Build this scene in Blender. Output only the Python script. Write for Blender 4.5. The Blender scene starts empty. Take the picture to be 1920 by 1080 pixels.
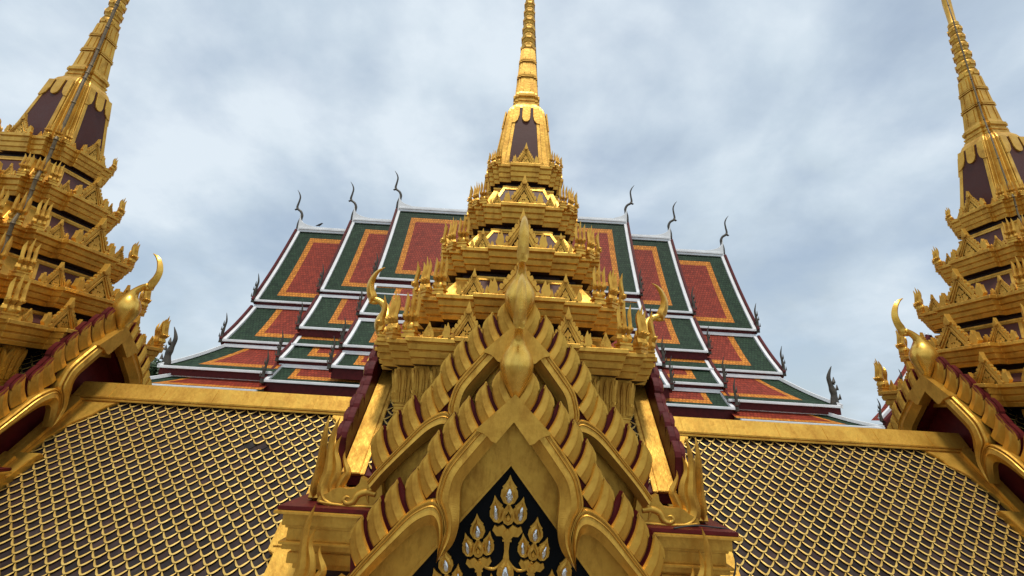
import bpy, bmesh, math, random
from mathutils import Vector, Matrix
R = math.radians
random.seed(7)
scene = bpy.context.scene
col = scene.collection

# ------------------------------------------------------------------ camera
CAM = Vector((-0.142, 0.0, 0.0))
PITCH, ROLL, FPX = 0.2874, 0.0597, 810.6
cd = bpy.data.cameras.new('camera')
cam = bpy.data.objects.new('camera', cd); col.objects.link(cam)
cd.sensor_width = 36.0
cd.lens = 36.0 * FPX / 1920.0
cd.clip_start = 0.05; cd.clip_end = 6000
F_ = Vector((0, math.cos(PITCH), math.sin(PITCH)))
R_ = Vector((1, 0, 0)); U_ = R_.cross(F_)
R2 = R_ * math.cos(ROLL) + U_ * math.sin(ROLL)
U2 = -R_ * math.sin(ROLL) + U_ * math.cos(ROLL)
M = Matrix((R2, U2, -F_)).transposed().to_4x4()
M.translation = CAM
cam.matrix_world = M
scene.camera = cam

# ------------------------------------------------------------------ sky and sun
SUN_EL, SUN_AZ = R(75), R(178)      # azimuth measured clockwise from +Y (north)
w = bpy.data.worlds.new('World'); scene.world = w; w.use_nodes = True
nt = w.node_tree; nt.nodes.clear()
def N(t, **k):
    n = nt.nodes.new(t)
    for a, b in k.items(): setattr(n, a, b)
    return n
L = lambda a, b: nt.links.new(a, b)
out = N('ShaderNodeOutputWorld')
sky = N('ShaderNodeTexSky', sky_type='NISHITA', sun_disc=False)
sky.sun_elevation = SUN_EL; sky.sun_rotation = SUN_AZ; sky.air_density = 1.0; sky.dust_density = 1.5
b1 = N('ShaderNodeBackground'); b1.inputs['Strength'].default_value = 0.12
L(sky.outputs[0], b1.inputs[0])
tc = N('ShaderNodeTexCoord')
sp = N('ShaderNodeSeparateXYZ'); L(tc.outputs['Generated'], sp.inputs[0])
zz = N('ShaderNodeMath', operation='ADD'); L(sp.outputs[2], zz.inputs[0]); zz.inputs[1].default_value = 0.42
zm = N('ShaderNodeMath', operation='MAXIMUM'); L(zz.outputs[0], zm.inputs[0]); zm.inputs[1].default_value = 0.12
dx = N('ShaderNodeMath', operation='DIVIDE'); L(sp.outputs[0], dx.inputs[0]); L(zm.outputs[0], dx.inputs[1])
dy = N('ShaderNodeMath', operation='DIVIDE'); L(sp.outputs[1], dy.inputs[0]); L(zm.outputs[0], dy.inputs[1])
cb = N('ShaderNodeCombineXYZ'); L(dx.outputs[0], cb.inputs[0]); L(dy.outputs[0], cb.inputs[1]); cb.inputs[2].default_value = 3.7
n1 = N('ShaderNodeTexNoise'); L(cb.outputs[0], n1.inputs['Vector'])
n1.inputs['Scale'].default_value = 1.5; n1.inputs['Detail'].default_value = 11; n1.inputs['Roughness'].default_value = 0.56; n1.inputs['Distortion'].default_value = 0.1
n2 = N('ShaderNodeTexNoise'); L(cb.outputs[0], n2.inputs['Vector'])
n2.inputs['Scale'].default_value = 3.0; n2.inputs['Detail'].default_value = 10; n2.inputs['Roughness'].default_value = 0.55; n2.inputs['Distortion'].default_value = 0.15
r1 = N('ShaderNodeValToRGB'); L(n1.outputs[0], r1.inputs[0])     # grey undersides to lit cloud
e = r1.color_ramp.elements
e[0].position = 0.40; e[0].color = (0.47, 0.56, 0.64, 1)
e[1].position = 0.60; e[1].color = (0.68, 0.76, 0.83, 1)
m_ = r1.color_ramp.elements.new(0.5); m_.color = (0.55, 0.645, 0.73, 1)
b2 = N('ShaderNodeBackground'); b2.inputs['Strength'].default_value = 0.95
L(r1.outputs[0], b2.inputs[0])
r2 = N('ShaderNodeValToRGB'); L(n2.outputs[0], r2.inputs[0])     # how much cloud covers the blue
r2.color_ramp.elements[0].position = 0.33; r2.color_ramp.elements[0].color = (0.62, 0.62, 0.62, 1)
r2.color_ramp.elements[1].position = 0.58; r2.color_ramp.elements[1].color = (0.98, 0.98, 0.98, 1)
mx = N('ShaderNodeMixShader'); L(r2.outputs[0], mx.inputs[0]); L(b1.outputs[0], mx.inputs[1]); L(b2.outputs[0], mx.inputs[2])
L(mx.outputs[0], out.inputs[0])

sd = bpy.data.lights.new('sun', 'SUN'); sd.energy = 2.0; sd.angle = R(9); sd.color = (1.0, 0.95, 0.86)
sun = bpy.data.objects.new('sun', sd); col.objects.link(sun)
sdir = Vector((math.sin(SUN_AZ) * math.cos(SUN_EL), math.cos(SUN_AZ) * math.cos(SUN_EL), math.sin(SUN_EL)))
sun.rotation_euler = sdir.to_track_quat('Z', 'Y').to_euler(); sun.location = sdir * 100

scene.view_settings.view_transform = 'Standard'; scene.view_settings.look = 'None'
scene.view_settings.exposure = 0.25; scene.view_settings.gamma = 1.0

# ------------------------------------------------------------------ materials
def mat(name, c, rough=0.6, metal=0.0, var=0.15, scale=3.0, bump=0.0, bscale=20.0, c2=None, attr=None, coat=0.0, detail=5):
    m = bpy.data.materials.new(name); m.use_nodes = True
    t = m.node_tree; b = t.nodes['Principled BSDF']
    b.inputs['Roughness'].default_value = rough; b.inputs['Metallic'].default_value = metal
    b.inputs['Coat Weight'].default_value = coat
    if name == 'black_lacquer': b.inputs['Specular IOR Level'].default_value = 0.08
    if name in ('dark_roof_tile', 'brown_glazed_stone', 'maroon_paint'): b.inputs['Specular IOR Level'].default_value = 0.2
    tcn = t.nodes.new('ShaderNodeTexCoord')
    n = t.nodes.new('ShaderNodeTexNoise'); n.inputs['Scale'].default_value = scale; n.inputs['Detail'].default_value = detail
    n.inputs['Roughness'].default_value = 0.65
    t.links.new(tcn.outputs['Object'], n.inputs['Vector'])
    rp_ = t.nodes.new('ShaderNodeValToRGB'); t.links.new(n.outputs[0], rp_.inputs[0])
    if c2 is None: c2 = tuple(x * (1 - 2 * var) for x in c)
    rp_.color_ramp.elements[0].position = 0.32; rp_.color_ramp.elements[0].color = (*c2, 1)
    rp_.color_ramp.elements[1].position = 0.62; rp_.color_ramp.elements[1].color = (*c, 1)
    o = rp_.outputs[0]
    if attr:
        a = t.nodes.new('ShaderNodeAttribute'); a.attribute_name = attr
        mm = t.nodes.new('ShaderNodeMix'); mm.data_type = 'RGBA'; mm.blend_type = 'MULTIPLY'; mm.inputs[0].default_value = 1.0
        t.links.new(o, mm.inputs[6]); t.links.new(a.outputs['Color'], mm.inputs[7]); o = mm.outputs[2]
    if metal > .4:
        mp = t.nodes.new('ShaderNodeMapping'); mp.inputs['Scale'].default_value = (3.2, 3.2, 1.3); t.links.new(tcn.outputs['Object'], mp.inputs['Vector'])
        n4 = t.nodes.new('ShaderNodeTexNoise'); n4.inputs['Scale'].default_value = 1.6; n4.inputs['Detail'].default_value = 7; n4.inputs['Roughness'].default_value = .7
        t.links.new(mp.outputs[0], n4.inputs['Vector'])
        r4 = t.nodes.new('ShaderNodeValToRGB'); t.links.new(n4.outputs[0], r4.inputs[0])
        r4.color_ramp.elements[0].position = 0.36; r4.color_ramp.elements[0].color = (0.50, 0.40, 0.30, 1)
        r4.color_ramp.elements[1].position = 0.52; r4.color_ramp.elements[1].color = (1, 1, 1, 1)
        m4 = t.nodes.new('ShaderNodeMix'); m4.data_type = 'RGBA'; m4.blend_type = 'MULTIPLY'; m4.inputs[0].default_value = .5
        t.links.new(o, m4.inputs[6]); t.links.new(r4.outputs[0], m4.inputs[7]); o = m4.outputs[2]
        mr = t.nodes.new('ShaderNodeMapRange'); mr.inputs['To Min'].default_value = rough + .16; mr.inputs['To Max'].default_value = rough - .06
        mr.inputs['From Min'].default_value = .35; mr.inputs['From Max'].default_value = .6
        t.links.new(n4.outputs[0], mr.inputs['Value']); t.links.new(mr.outputs[0], b.inputs['Roughness'])
    t.links.new(o, b.inputs['Base Color'])
    if bump:
        n3 = t.nodes.new('ShaderNodeTexNoise'); n3.inputs['Scale'].default_value = bscale; n3.inputs['Detail'].default_value = 3
        t.links.new(tcn.outputs['Object'], n3.inputs['Vector'])
        bp = t.nodes.new('ShaderNodeBump'); bp.inputs['Strength'].default_value = bump; bp.inputs['Distance'].default_value = 0.02
        t.links.new(n3.outputs[0], bp.inputs['Height']); t.links.new(bp.outputs[0], b.inputs['Normal'])
    return m
GOLD = mat('gold_paint', (0.80, 0.46, 0.072), 0.42, 0.62, c2=(0.60, 0.31, 0.040), scale=2.2, bump=0.25, bscale=14)
GOLDF = mat('gold_leaf', (0.71, 0.405, 0.062), 0.38, 0.70, c2=(0.59, 0.315, 0.045), scale=3.5, bump=0.3, bscale=9)
GOLDP = mat('polished_gold', (0.90, 0.56, 0.11), 0.30, 0.75, c2=(0.70, 0.38, 0.05), scale=4, bump=0.12, bscale=7)
GOLDT = mat('gold_tile_rim', (0.84, 0.56, 0.15), 0.45, 0.40, c2=(0.58, 0.34, 0.065), scale=6)
MAROON = mat('maroon_paint', (0.112, 0.010, 0.009), 0.5, 0.0, var=0.2, scale=4)
DARKM = mat('shade_dark_maroon', (0.030, 0.010, 0.010), 0.6, 0.0, var=0.2)  # maroon darkened to hold the shade of recesses and undersides
BROWN = mat('brown_glazed_stone', (0.085, 0.026, 0.018), 0.5, 0.0, c2=(0.085, 0.032, 0.026), scale=2.5, bump=0.1, bscale=6)
BLACK = mat('black_lacquer', (0.004, 0.005, 0.006), 0.55, 0.0)
TILE = mat('dark_roof_tile', (0.046, 0.027, 0.022), 0.5, 0.0, c2=(0.018, 0.012, 0.010), scale=9, attr='tint')
GLASS = mat('mirror_glass', (0.85, 0.88, 0.9), 0.06, 1.0, var=0.05, bump=0.5, bscale=25)
WHITE = mat('white_roof_trim', (0.88, 0.875, 0.865), 0.6, 0.0, c2=(0.74, 0.735, 0.73), scale=0.9)
def tilemat(name, c, c2):
    m = mat(name, c, 0.6, 0.0, c2=c2, scale=2.6, detail=8)
    t = m.node_tree; b = t.nodes['Principled BSDF']
    uv = t.nodes.new('ShaderNodeUVMap')
    br = t.nodes.new('ShaderNodeTexBrick'); t.links.new(uv.outputs[0], br.inputs['Vector'])
    br.inputs['Scale'].default_value = 1.0; br.inputs['Mortar Size'].default_value = 0.022
    br.inputs['Brick Width'].default_value = 0.24; br.inputs['Row Height'].default_value = 0.26
    br.inputs['Color1'].default_value = (1, 1, 1, 1); br.inputs['Color2'].default_value = (0.62, 0.62, 0.62, 1); br.inputs['Mortar'].default_value = (0.3, 0.3, 0.3, 1)
    b.inputs['Specular IOR Level'].default_value = 0.18
    src = b.inputs['Base Color'].links[0].from_socket
    mm = t.nodes.new('ShaderNodeMix'); mm.data_type = 'RGBA'; mm.blend_type = 'MULTIPLY'; mm.inputs[0].default_value = 0.85
    t.links.new(src, mm.inputs[6]); t.links.new(br.outputs[0], mm.inputs[7]); t.links.new(mm.outputs[2], b.inputs['Base Color'])
    bp = t.nodes.new('ShaderNodeBump'); bp.inputs['Strength'].default_value = 0.6; bp.inputs['Distance'].default_value = 0.05
    t.links.new(br.outputs['Fac'], bp.inputs['Height']); bp.invert = True
    t.links.new(bp.outputs[0], b.inputs['Normal'])
    return m
TGREEN = tilemat('green_roof_tile', (0.034, 0.068, 0.034), (0.015, 0.036, 0.018))
TORANGE = tilemat('orange_roof_tile', (0.80, 0.29, 0.035), (0.62, 0.20, 0.025))
TRED = tilemat('red_roof_tile', (0.37, 0.052, 0.024), (0.26, 0.033, 0.017))
DKGREEN = mat('bronze_mosaic_finial', (0.072, 0.055, 0.034), 0.5, 0.0, c2=(0.03, 0.026, 0.018), scale=5)
CABLE = mat('cable_black', (0.03, 0.026, 0.022), 0.5, 0.0)
PIPE = mat('conduit_brown', (0.20, 0.135, 0.055), 0.5, 0.2, c2=(0.09, 0.06, 0.03), scale=8)
WALL = mat('white_wall_paint', (0.66, 0.64, 0.60), 0.8, 0.0, c2=(0.5, 0.48, 0.45), scale=0.8)
GREYW = mat('grey_stone_wall', (0.42, 0.42, 0.42), 0.8, 0.0, scale=1.0)
LEAF = mat('tree_leaf', (0.055, 0.095, 0.03), 0.6, 0.0, c2=(0.025, 0.05, 0.018), scale=1.2)
BARK = mat('tree_bark', (0.10, 0.075, 0.055), 0.9, 0.0)
EARTH = mat('ground_city', (0.15, 0.14, 0.12), 0.9, 0.0, c2=(0.08, 0.09, 0.07), scale=0.05)
PAVE = mat('terrace_paving', (0.22, 0.18, 0.15), 0.8, 0.0, scale=0.7)
FEATH = mat('bird_feather', (0.02, 0.02, 0.022), 0.6, 0.0)

# ------------------------------------------------------------------ mesh helpers
class MB:
    def __init__(s): s.v = []; s.f = []; s.m = []; s.sm = []; s.uv = {}; s.col = []
    def add(s, vs, fs, mi=0, smooth=False, tint=None):
        o = len(s.v); s.v += [tuple(p) for p in vs]
        for f in fs:
            s.f.append(tuple(o + i for i in f)); s.m.append(mi); s.sm.append(smooth); s.col.append(tint)
    def box(s, x0, x1, y0, y1, z0, z1, mi=0):
        vs = [(x, y, z) for z in (z0, z1) for y in (y0, y1) for x in (x0, x1)]
        s.add(vs, [(0, 2, 3, 1), (4, 5, 7, 6), (0, 1, 5, 4), (2, 6, 7, 3), (0, 4, 6, 2), (1, 3, 7, 5)], mi)
    def rings(s, rs, mi=0, smooth=False, cap=True, closed=True):
        n = len(rs[0]); vs = [p for r in rs for p in r]; fs = []
        for i in range(len(rs) - 1):
            for j in range(n if closed else n - 1):
                k = (j + 1) % n
                fs.append((i * n + j, i * n + k, (i + 1) * n + k, (i + 1) * n + j))
        if cap:
            fs.append(tuple(range(n))[::-1]); fs.append(tuple((len(rs) - 1) * n + j for j in range(n)))
        s.add(vs, fs, mi, smooth)
    def plate(s, pts, d0, d1, fr=None, mi=0):
        """polygon pts (u,v) extruded from depth d0 (back) to d1 (front, towards -Y)"""
        fr = fr or (lambda u, v, d: (u, -d, v))
        n = len(pts)
        vs = [fr(u, v, d0) for u, v in pts] + [fr(u, v, d1) for u, v in pts]
        fs = [tuple(range(n)), tuple(range(n, 2 * n))[::-1]] + [(i, (i + 1) % n, n + (i + 1) % n, n + i) for i in range(n)]
        s.add(vs, fs, mi)
    def loft(s, A, B, prof, mi=0, fr=None, smooth=False):
        """moulded band between polylines A and B; prof = [(t, depth)], back at depth 0"""
        fr = fr or (lambda u, v, d: (u, -d, v))
        rs = []
        for (a, b) in zip(A, B):
            r = []
            for t, d in prof:
                r.append(fr(a[0] + (b[0] - a[0]) * t, a[1] + (b[1] - a[1]) * t, d))
            rs.append(r)
        s.rings(rs, mi, smooth)
    def tube(s, pts, rad, n=8, mi=0, sx=1.0, side=None, diamond=False):
        """swept tube, rad per point (r or (lateral, inplane)); side = lateral axis"""
        pts = [Vector(p) for p in pts]; rs = []
        for i, p in enumerate(pts):
            t = (pts[min(i + 1, len(pts) - 1)] - pts[max(i - 1, 0)]).normalized()
            if side is None:
                sd_ = t.cross(Vector((0.31, 0.17, 0.93)) if abs(t.z) < 0.8 else Vector((1, 0.1, 0))).normalized()
            else: sd_ = Vector(side)
            up = t.cross(sd_).normalized()
            r = rad[i] if isinstance(rad, (list, tuple)) else rad
            ra, rb = r if isinstance(r, (list, tuple)) else (r, r)
            ring = []
            for j in range(n):
                a = 2 * math.pi * j / n; c_, s_ = math.cos(a), math.sin(a)
                if diamond:
                    k = 0.55; c_ = math.copysign(abs(c_) ** (1 / k) if abs(c_) > 1e-6 else 0, c_); s_ = math.copysign(abs(s_) ** (1 / k) if abs(s_) > 1e-6 else 0, s_)
                ring.append(p + sd_ * c_ * ra + up * s_ * rb)
            rs.append(ring)
        s.rings(rs, mi, not diamond)
    def lathe(s, prof, n=16, mi=0, c=(0, 0), smooth=True):
        s.rings([[(c[0] + r * math.cos(2 * math.pi * j / n), c[1] + r * math.sin(2 * math.pi * j / n), z) for j in range(n)] for z, r in prof], mi, smooth)
    def mesh(s, name, mats, bevel=0.0, recalc=True, seg=2):
        me = bpy.data.meshes.new(name); me.from_pydata(s.v, [], s.f)
        for m in mats: me.materials.append(m)
        me.polygons.foreach_set('material_index', s.m); me.polygons.foreach_set('use_smooth', s.sm)
        if any(c is not None for c in s.col):
            at = me.color_attributes.new('tint', 'FLOAT_COLOR', 'CORNER')
            for p in me.polygons:
                c = s.col[p.index] or (1, 1, 1)
                for li in p.loop_indices: at.data[li].color = (*c, 1)
        if s.uv:
            ul = me.uv_layers.new(name='UVMap')
            for fi, uvs in s.uv.items():
                for li, q in zip(me.polygons[fi].loop_indices, uvs): ul.data[li].uv = q
        if recalc or bevel:
            bm = bmesh.new(); bm.from_mesh(me)
            if recalc: bmesh.ops.recalc_face_normals(bm, faces=bm.faces)
            if bevel:
                ed = [e for e in bm.edges if len(e.link_faces) == 2 and e.calc_face_angle(0) > 0.7]
                bmesh.ops.bevel(bm, geom=ed, offset=bevel, segments=seg, affect='EDGES', clamp_overlap=True)
            bm.to_mesh(me); bm.free()
        me.update(); return me
    def build(s, name, mats, parent=None, **k):
        if not isinstance(mats, (list, tuple)): mats = [mats]
        o = bpy.data.objects.new(name, s.mesh(name, mats, **k)); col.objects.link(o)
        if parent: o.parent = parent
        return o
def inst(name, me, parent, loc=(0, 0, 0), rz=0.0, sc=(1, 1, 1)):
    o = bpy.data.objects.new(name, me); col.objects.link(o); o.parent = parent
    o.location = loc; o.rotation_euler = (0, 0, rz); o.scale = sc
    return o
def empty(name, loc, label, cat, group=None, rz=0):
    o = bpy.data.objects.new(name, None); col.objects.link(o); o.location = loc; o.rotation_euler = (0, 0, rz)
    o.empty_display_size = 0.3
    tag(o, label, cat, group); return o
def tag(o, label=None, cat=None, group=None, kind=None):
    if label: o['label'] = label
    if cat: o['category'] = cat
    if group: o['group'] = group
    if kind: o['kind'] = kind
def copy_tree(o, parent=None):
    c = o.copy(); col.objects.link(c)
    if parent: c.parent = parent
    for ch in list(o.children): copy_tree(ch, c)
    return c
def smooth(pts, k=4):
    """Catmull-Rom through pts"""
    P = [Vector(p) for p in pts]; o = []
    for i in range(len(P) - 1):
        a = P[max(i - 1, 0)]; b = P[i]; c = P[i + 1]; d = P[min(i + 2, len(P) - 1)]
        for j in range(k):
            t = j / k
            o.append(0.5 * ((2 * b) + (c - a) * t + (2 * a - 5 * b + 4 * c - d) * t * t + (3 * b - a - 3 * c + d) * t ** 3))
    o.append(P[-1]); return [tuple(p) for p in o]
def mir(pts): return [(-p[0],) + tuple(p[1:]) for p in pts]
def redent(w, q):
    full = []
    for k in range(4):
        c, s_ = [(1, 0), (0, 1), (-1, 0), (0, -1)][k]
        for x, y in q: full.append((w * (x * c - y * s_), w * (x * s_ + y * c)))
    return full
def stair(s1, b, s2=None, c=None):
    # quadrant from the +x bay to the +y bay
    if s2 is None: q = [(s1, 1), (s1, b), (b, b), (b, s1), (1, s1)]
    else: q = [(s1, 1), (s1, b), (s2, b), (s2, c), (c, c), (c, s2), (b, s2), (b, s1), (1, s1)]
    return q[::-1]
Q3 = stair(.36, .915, .66, .80)
Q2 = stair(.60, .86)

# ------------------------------------------------------------------ setting
ZB = -6.0
b = MB(); b.add([(-4000, -4000, -26), (4000, -4000, -26), (4000, 4000, -26), (-4000, 4000, -26)], [(0, 1, 2, 3)])
tag(b.build('ground', EARTH), kind='structure')
b = MB(); b.box(-30, 30, -9, 22, -6.6, -6.0)
tag(b.build('terrace_floor', PAVE), kind='structure')

# ------------------------------------------------------------------ gable pieces (local: x across, z up from the apex, -y outward)
OUT = smooth([(0, 0), (-.26, -.25), (-.52, -.5), (-.75, -.79), (-.93, -1.05), (-1.0, -1.3), (-1.03, -1.46), (-1.2, -1.51), (-1.4, -1.66), (-1.65, -1.95), (-1.95, -2.3), (-2.08, -2.48)], 6)
UP_O = smooth([(-.50, -.48), (-.75, -.79), (-.93, -1.05), (-1.0, -1.3), (-1.01, -1.45), (-.92, -1.6), (-.865, -1.76), (-.855, -1.88), (-.92, -2.2)], 5)
UP_I = smooth([(-.235, -.645), (-.45, -.92), (-.64, -1.17), (-.69, -1.33), (-.685, -1.48), (-.675, -1.62), (-.675, -1.78), (-.735, -2.0), (-.915, -2.2)], 5)
HU_O = smooth([(-.92, -2.19), (-.875, -2.0), (-.86, -1.88), (-.875, -1.72), (-.93, -1.55), (-1.04, -1.46), (-1.2, -1.51), (-1.4, -1.66), (-1.65, -1.95), (-1.95, -2.3), (-2.1, -2.5)], 5)
HU_I = smooth([(-.922, -2.2), (-.93, -2.05), (-.945, -1.93), (-.965, -1.85), (-1.0, -1.8), (-1.05, -1.785), (-1.13, -1.8), (-1.25, -1.87), (-1.5, -2.1), (-1.79, -2.41), (-1.97, -2.65)], 5)
BAND = [(0, 0), (0, .15), (.05, .19), (.10, .19), (.12, .165), (.18, .165), (.20, .20), (.24, .215), (.28, .195), (.55, .215), (.60, .20), (.94, .13), (1, .12), (1, 0)]

def frame_mesh():
    b = MB()
    for sgn in (1, -1):
        fr = (lambda u, v, d, sgn=sgn: (sgn * u, -d, v))
        b.loft(UP_O, UP_I, BAND, 0, fr)
        b.loft(HU_O, HU_I, [(t, d - .012 if d > 0 else 0.004) for t, d in BAND], 0, fr)
        b.plate([(0, 0), (-.53, -.51), (-.51, -.535), (-.42, -.56), (-.36, -.60), (-.30, -.66), (-.24, -.68), (0, -.385)], 0.006, .245, fr)
    return b.mesh('gable_frame', [GOLDF], bevel=.009)
def path_pts(step, start=.1):
    L_ = [0]
    for a, c in zip(OUT, OUT[1:]): L_.append(L_[-1] + math.dist(a, c))
    def at(s):
        s = max(0, min(s, L_[-1] - 1e-4))
        for i in range(len(OUT) - 1):
            if L_[i + 1] >= s:
                t = (s - L_[i]) / (L_[i + 1] - L_[i]); return Vector(OUT[i]).lerp(Vector(OUT[i + 1]), t)
    return at, L_[-1]
at, LEN = path_pts(.3)
STEP, START = .318, .06
NF = int((LEN - START) / STEP)
FT = Vector((-.165, .425))
def finvec(i): return FT
def fin_mesh():
    """one flame fin in its own frame (base at origin), lofted between its upper and lower edges"""
    b = MB(); T = FT; e = Vector((-.69, -.72)).normalized() * STEP * .84
    def w_(t): return Vector((-.030, -.012)) * math.sin(math.pi * t)
    n = 10; up = []; lo = []
    for i in range(n + 1):
        t = i / n
        up.append(T * t + w_(t))
        lo.append(e + T * (.82 * t) + w_(t) * .9 + Vector((-.035, .02)) * max(0, t - .6) * 0)
    b.loft(up, lo, [(0, 0), (0, .055), (.08, .085), (.46, .10), (.56, .085), (.9, .055), (1, .035), (1, 0)])
    # pointed crest: the top edge swells between the two corners
    A = [T, T * 1.05 + e * .02, T * 1.01 + e * .22, T * .965 + e * .5 + Vector((-.012, .006)), T * .91 + e * .8 + Vector((-.010, .004)), e + T * .82]
    b.plate([(T * .9)[:], T[:]] + [a[:] for a in A[1:]] + [(e + T * .72)[:]], .0, .062)
    me = b.mesh('flame_fin', [GOLDF, MAROON], bevel=.006)
    for p in me.polygons:
        if p.normal.y > -.28: p.material_index = 1
    return me
def fin_turn(i):
    d = (at(START + i * STEP + .15) - at(START + i * STEP)).normalized()
    a = math.atan2(d.y, d.x) - math.atan2(-.18, -.165)
    if a > math.pi: a -= 2 * math.pi
    if a < -math.pi: a += 2 * math.pi
    return a * .10
def board_mesh():
    """maroon backing board with a scalloped edge"""
    b = MB()
    for sgn in (1, -1):
        fr = (lambda u, v, d, sgn=sgn: (sgn * u, -d, v))
        top = [(0, .12)]
        e = Vector((-.69, -.72)).normalized() * STEP
        for i in range(NF):
            p = at(START + i * STEP); a = fin_turn(i); c_, s_ = math.cos(a), math.sin(a); T = FT
            for k in (T * 1.05, T * 1.055 + e * .12, T * 1.0 + e * .35 + Vector((-.01, .01)), T * .95 + e * .62 + Vector((-.012, .008)), T * .87 + e * .84, T * .6 + e * .92):
                top.append((p.x + k.x * c_ - k.y * s_, p.y + k.x * s_ + k.y * c_))
        top += [tuple(at(LEN))]
        bot = []
        for i in range(len(OUT) - 1, -1, -4):
            p = Vector(OUT[i]); t = (Vector(OUT[min(i + 1, len(OUT) - 1)]) - Vector(OUT[max(i - 1, 0)])).normalized()
            bot.append((min(0, p.x - t.y * .14), p.y + t.x * .14))
        b.plate(top + bot, -.13, -.014, fr)
    return b.mesh('backing_board', [MAROON], bevel=.012)
FRAME, FIN, BOARD = frame_mesh(), fin_mesh(), board_mesh()

def chofa_mesh():
    """bulb, thin neck, hooked horn (local: -y outward)"""
    b = MB()
    P = lambda o, v: (0, -o, v)
    body = smooth([(0.05, -.10), (.06, .05), (.06, .25), (.06, .43), (.07, .60), (.09, .74), (.15, .86), (.27, .955), (.40, 1.0)], 4)
    rr = smooth([(.015, .015), (.11, .11), (.215, .225), (.255, .265), (.21, .215), (.125, .13), (.075, .09), (.06, .075), (.068, .075)], 4)
    b.tube([P(o, v) for o, v in body], [tuple(r) for r in rr], 16, side=(1, 0, 0))
    horn = smooth([(.50, .90), (.475, .97), (.47, 1.06), (.53, 1.2), (.555, 1.38), (.50, 1.58), (.40, 1.73), (.27, 1.82)], 4)
    hr = smooth([(.045, .03), (.088, .085), (.098, .115), (.09, .10), (.08, .085), (.06, .065), (.035, .04), (.004, .006)], 4)
    b.tube([P(o, v) for o, v in horn], [tuple(r) for r in hr], 12, side=(1, 0, 0), diamond=True)
    b.tube([P(.33, .93), P(.42, .93), P(.54, .91)], [(.03, .05), (.05, .055), (.012, .012)], 8, side=(1, 0, 0))
    return b.mesh('chofa', [GOLDP], bevel=0)
CHOFA = chofa_mesh()

def FL(x, y):      # outline units to metres in the gable plane
    return (-2.688 + .00235 * (x - 465) + .000376 * (y - 80), -1.65 + .000178 * (x - 465) - .002245 * (y - 80))
def flame_mesh():
    """naga-flame finial at the gable foot: scrolled body and three swept tongues"""
    b = MB()
    body = [(735, 425), (690, 470), (650, 478), (610, 452), (598, 490), (565, 520), (520, 522), (480, 512), (440, 520), (400, 545), (350, 560), (335, 590), (380, 612), (450, 628), (560, 642), (695, 648), (740, 560)]
    b.plate([FL(*p) for p in body], -.055, .085)
    def tongue(c, r, th=.8, d=.015):
        P = smooth([FL(*p) for p in c], 5); rr = smooth([(x * .00242, 0) for x in r], 5)
        b.tube([(p[0], -d, p[1]) for p in P], [(min(.085, q[0] * th + .006), q[0]) for q in rr], 12, side=(0, 1, 0), diamond=True)
    tongue([(470, 610), (385, 585), (362, 520), (392, 430), (402, 340), (412, 240), (436, 150), (470, 72)], [26, 40, 38, 33, 26, 21, 14, 1])
    tongue([(520, 610), (440, 590), (415, 520), (446, 440), (452, 370), (440, 300), (450, 250), (477, 195)], [22, 30, 27, 28, 23, 17, 12, 1])
    tongue([(560, 615), (490, 590), (462, 530), (490, 470), (515, 425), (500, 365), (494, 330), (502, 290)], [18, 27, 27, 28, 23, 14, 9, 1])
    def relief(c, r, d=.085):
        c = smooth([FL(*p) for p in c], 5); rr = smooth([(x * .00242, 0) for x in r], 5)
        b.tube([(p[0], -d, p[1]) for p in c], [(q[0] * .6, q[0]) for q in rr], 8, side=(0, 1, 0))
    relief([(700, 560), (640, 545), (590, 560), (560, 600), (520, 610), (500, 590), (515, 570), (540, 575)], [16, 20, 20, 18, 15, 12, 9, 3])
    relief([(720, 500), (680, 520), (650, 560), (655, 610)], [10, 13, 12, 3])
    relief([(345, 592), (440, 612), (560, 626), (690, 632)], [8, 9, 9, 8])
    for x, y in ((335, 580), (425, 425)): b.lathe([(-.03, .01), (-.02, .045), (.02, .045), (.03, .01)], 8, 0, c=(0, 0)) if False else None
    return b.mesh('hang_hong', [GOLDF], bevel=.012)
HANG = flame_mesh()

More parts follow.
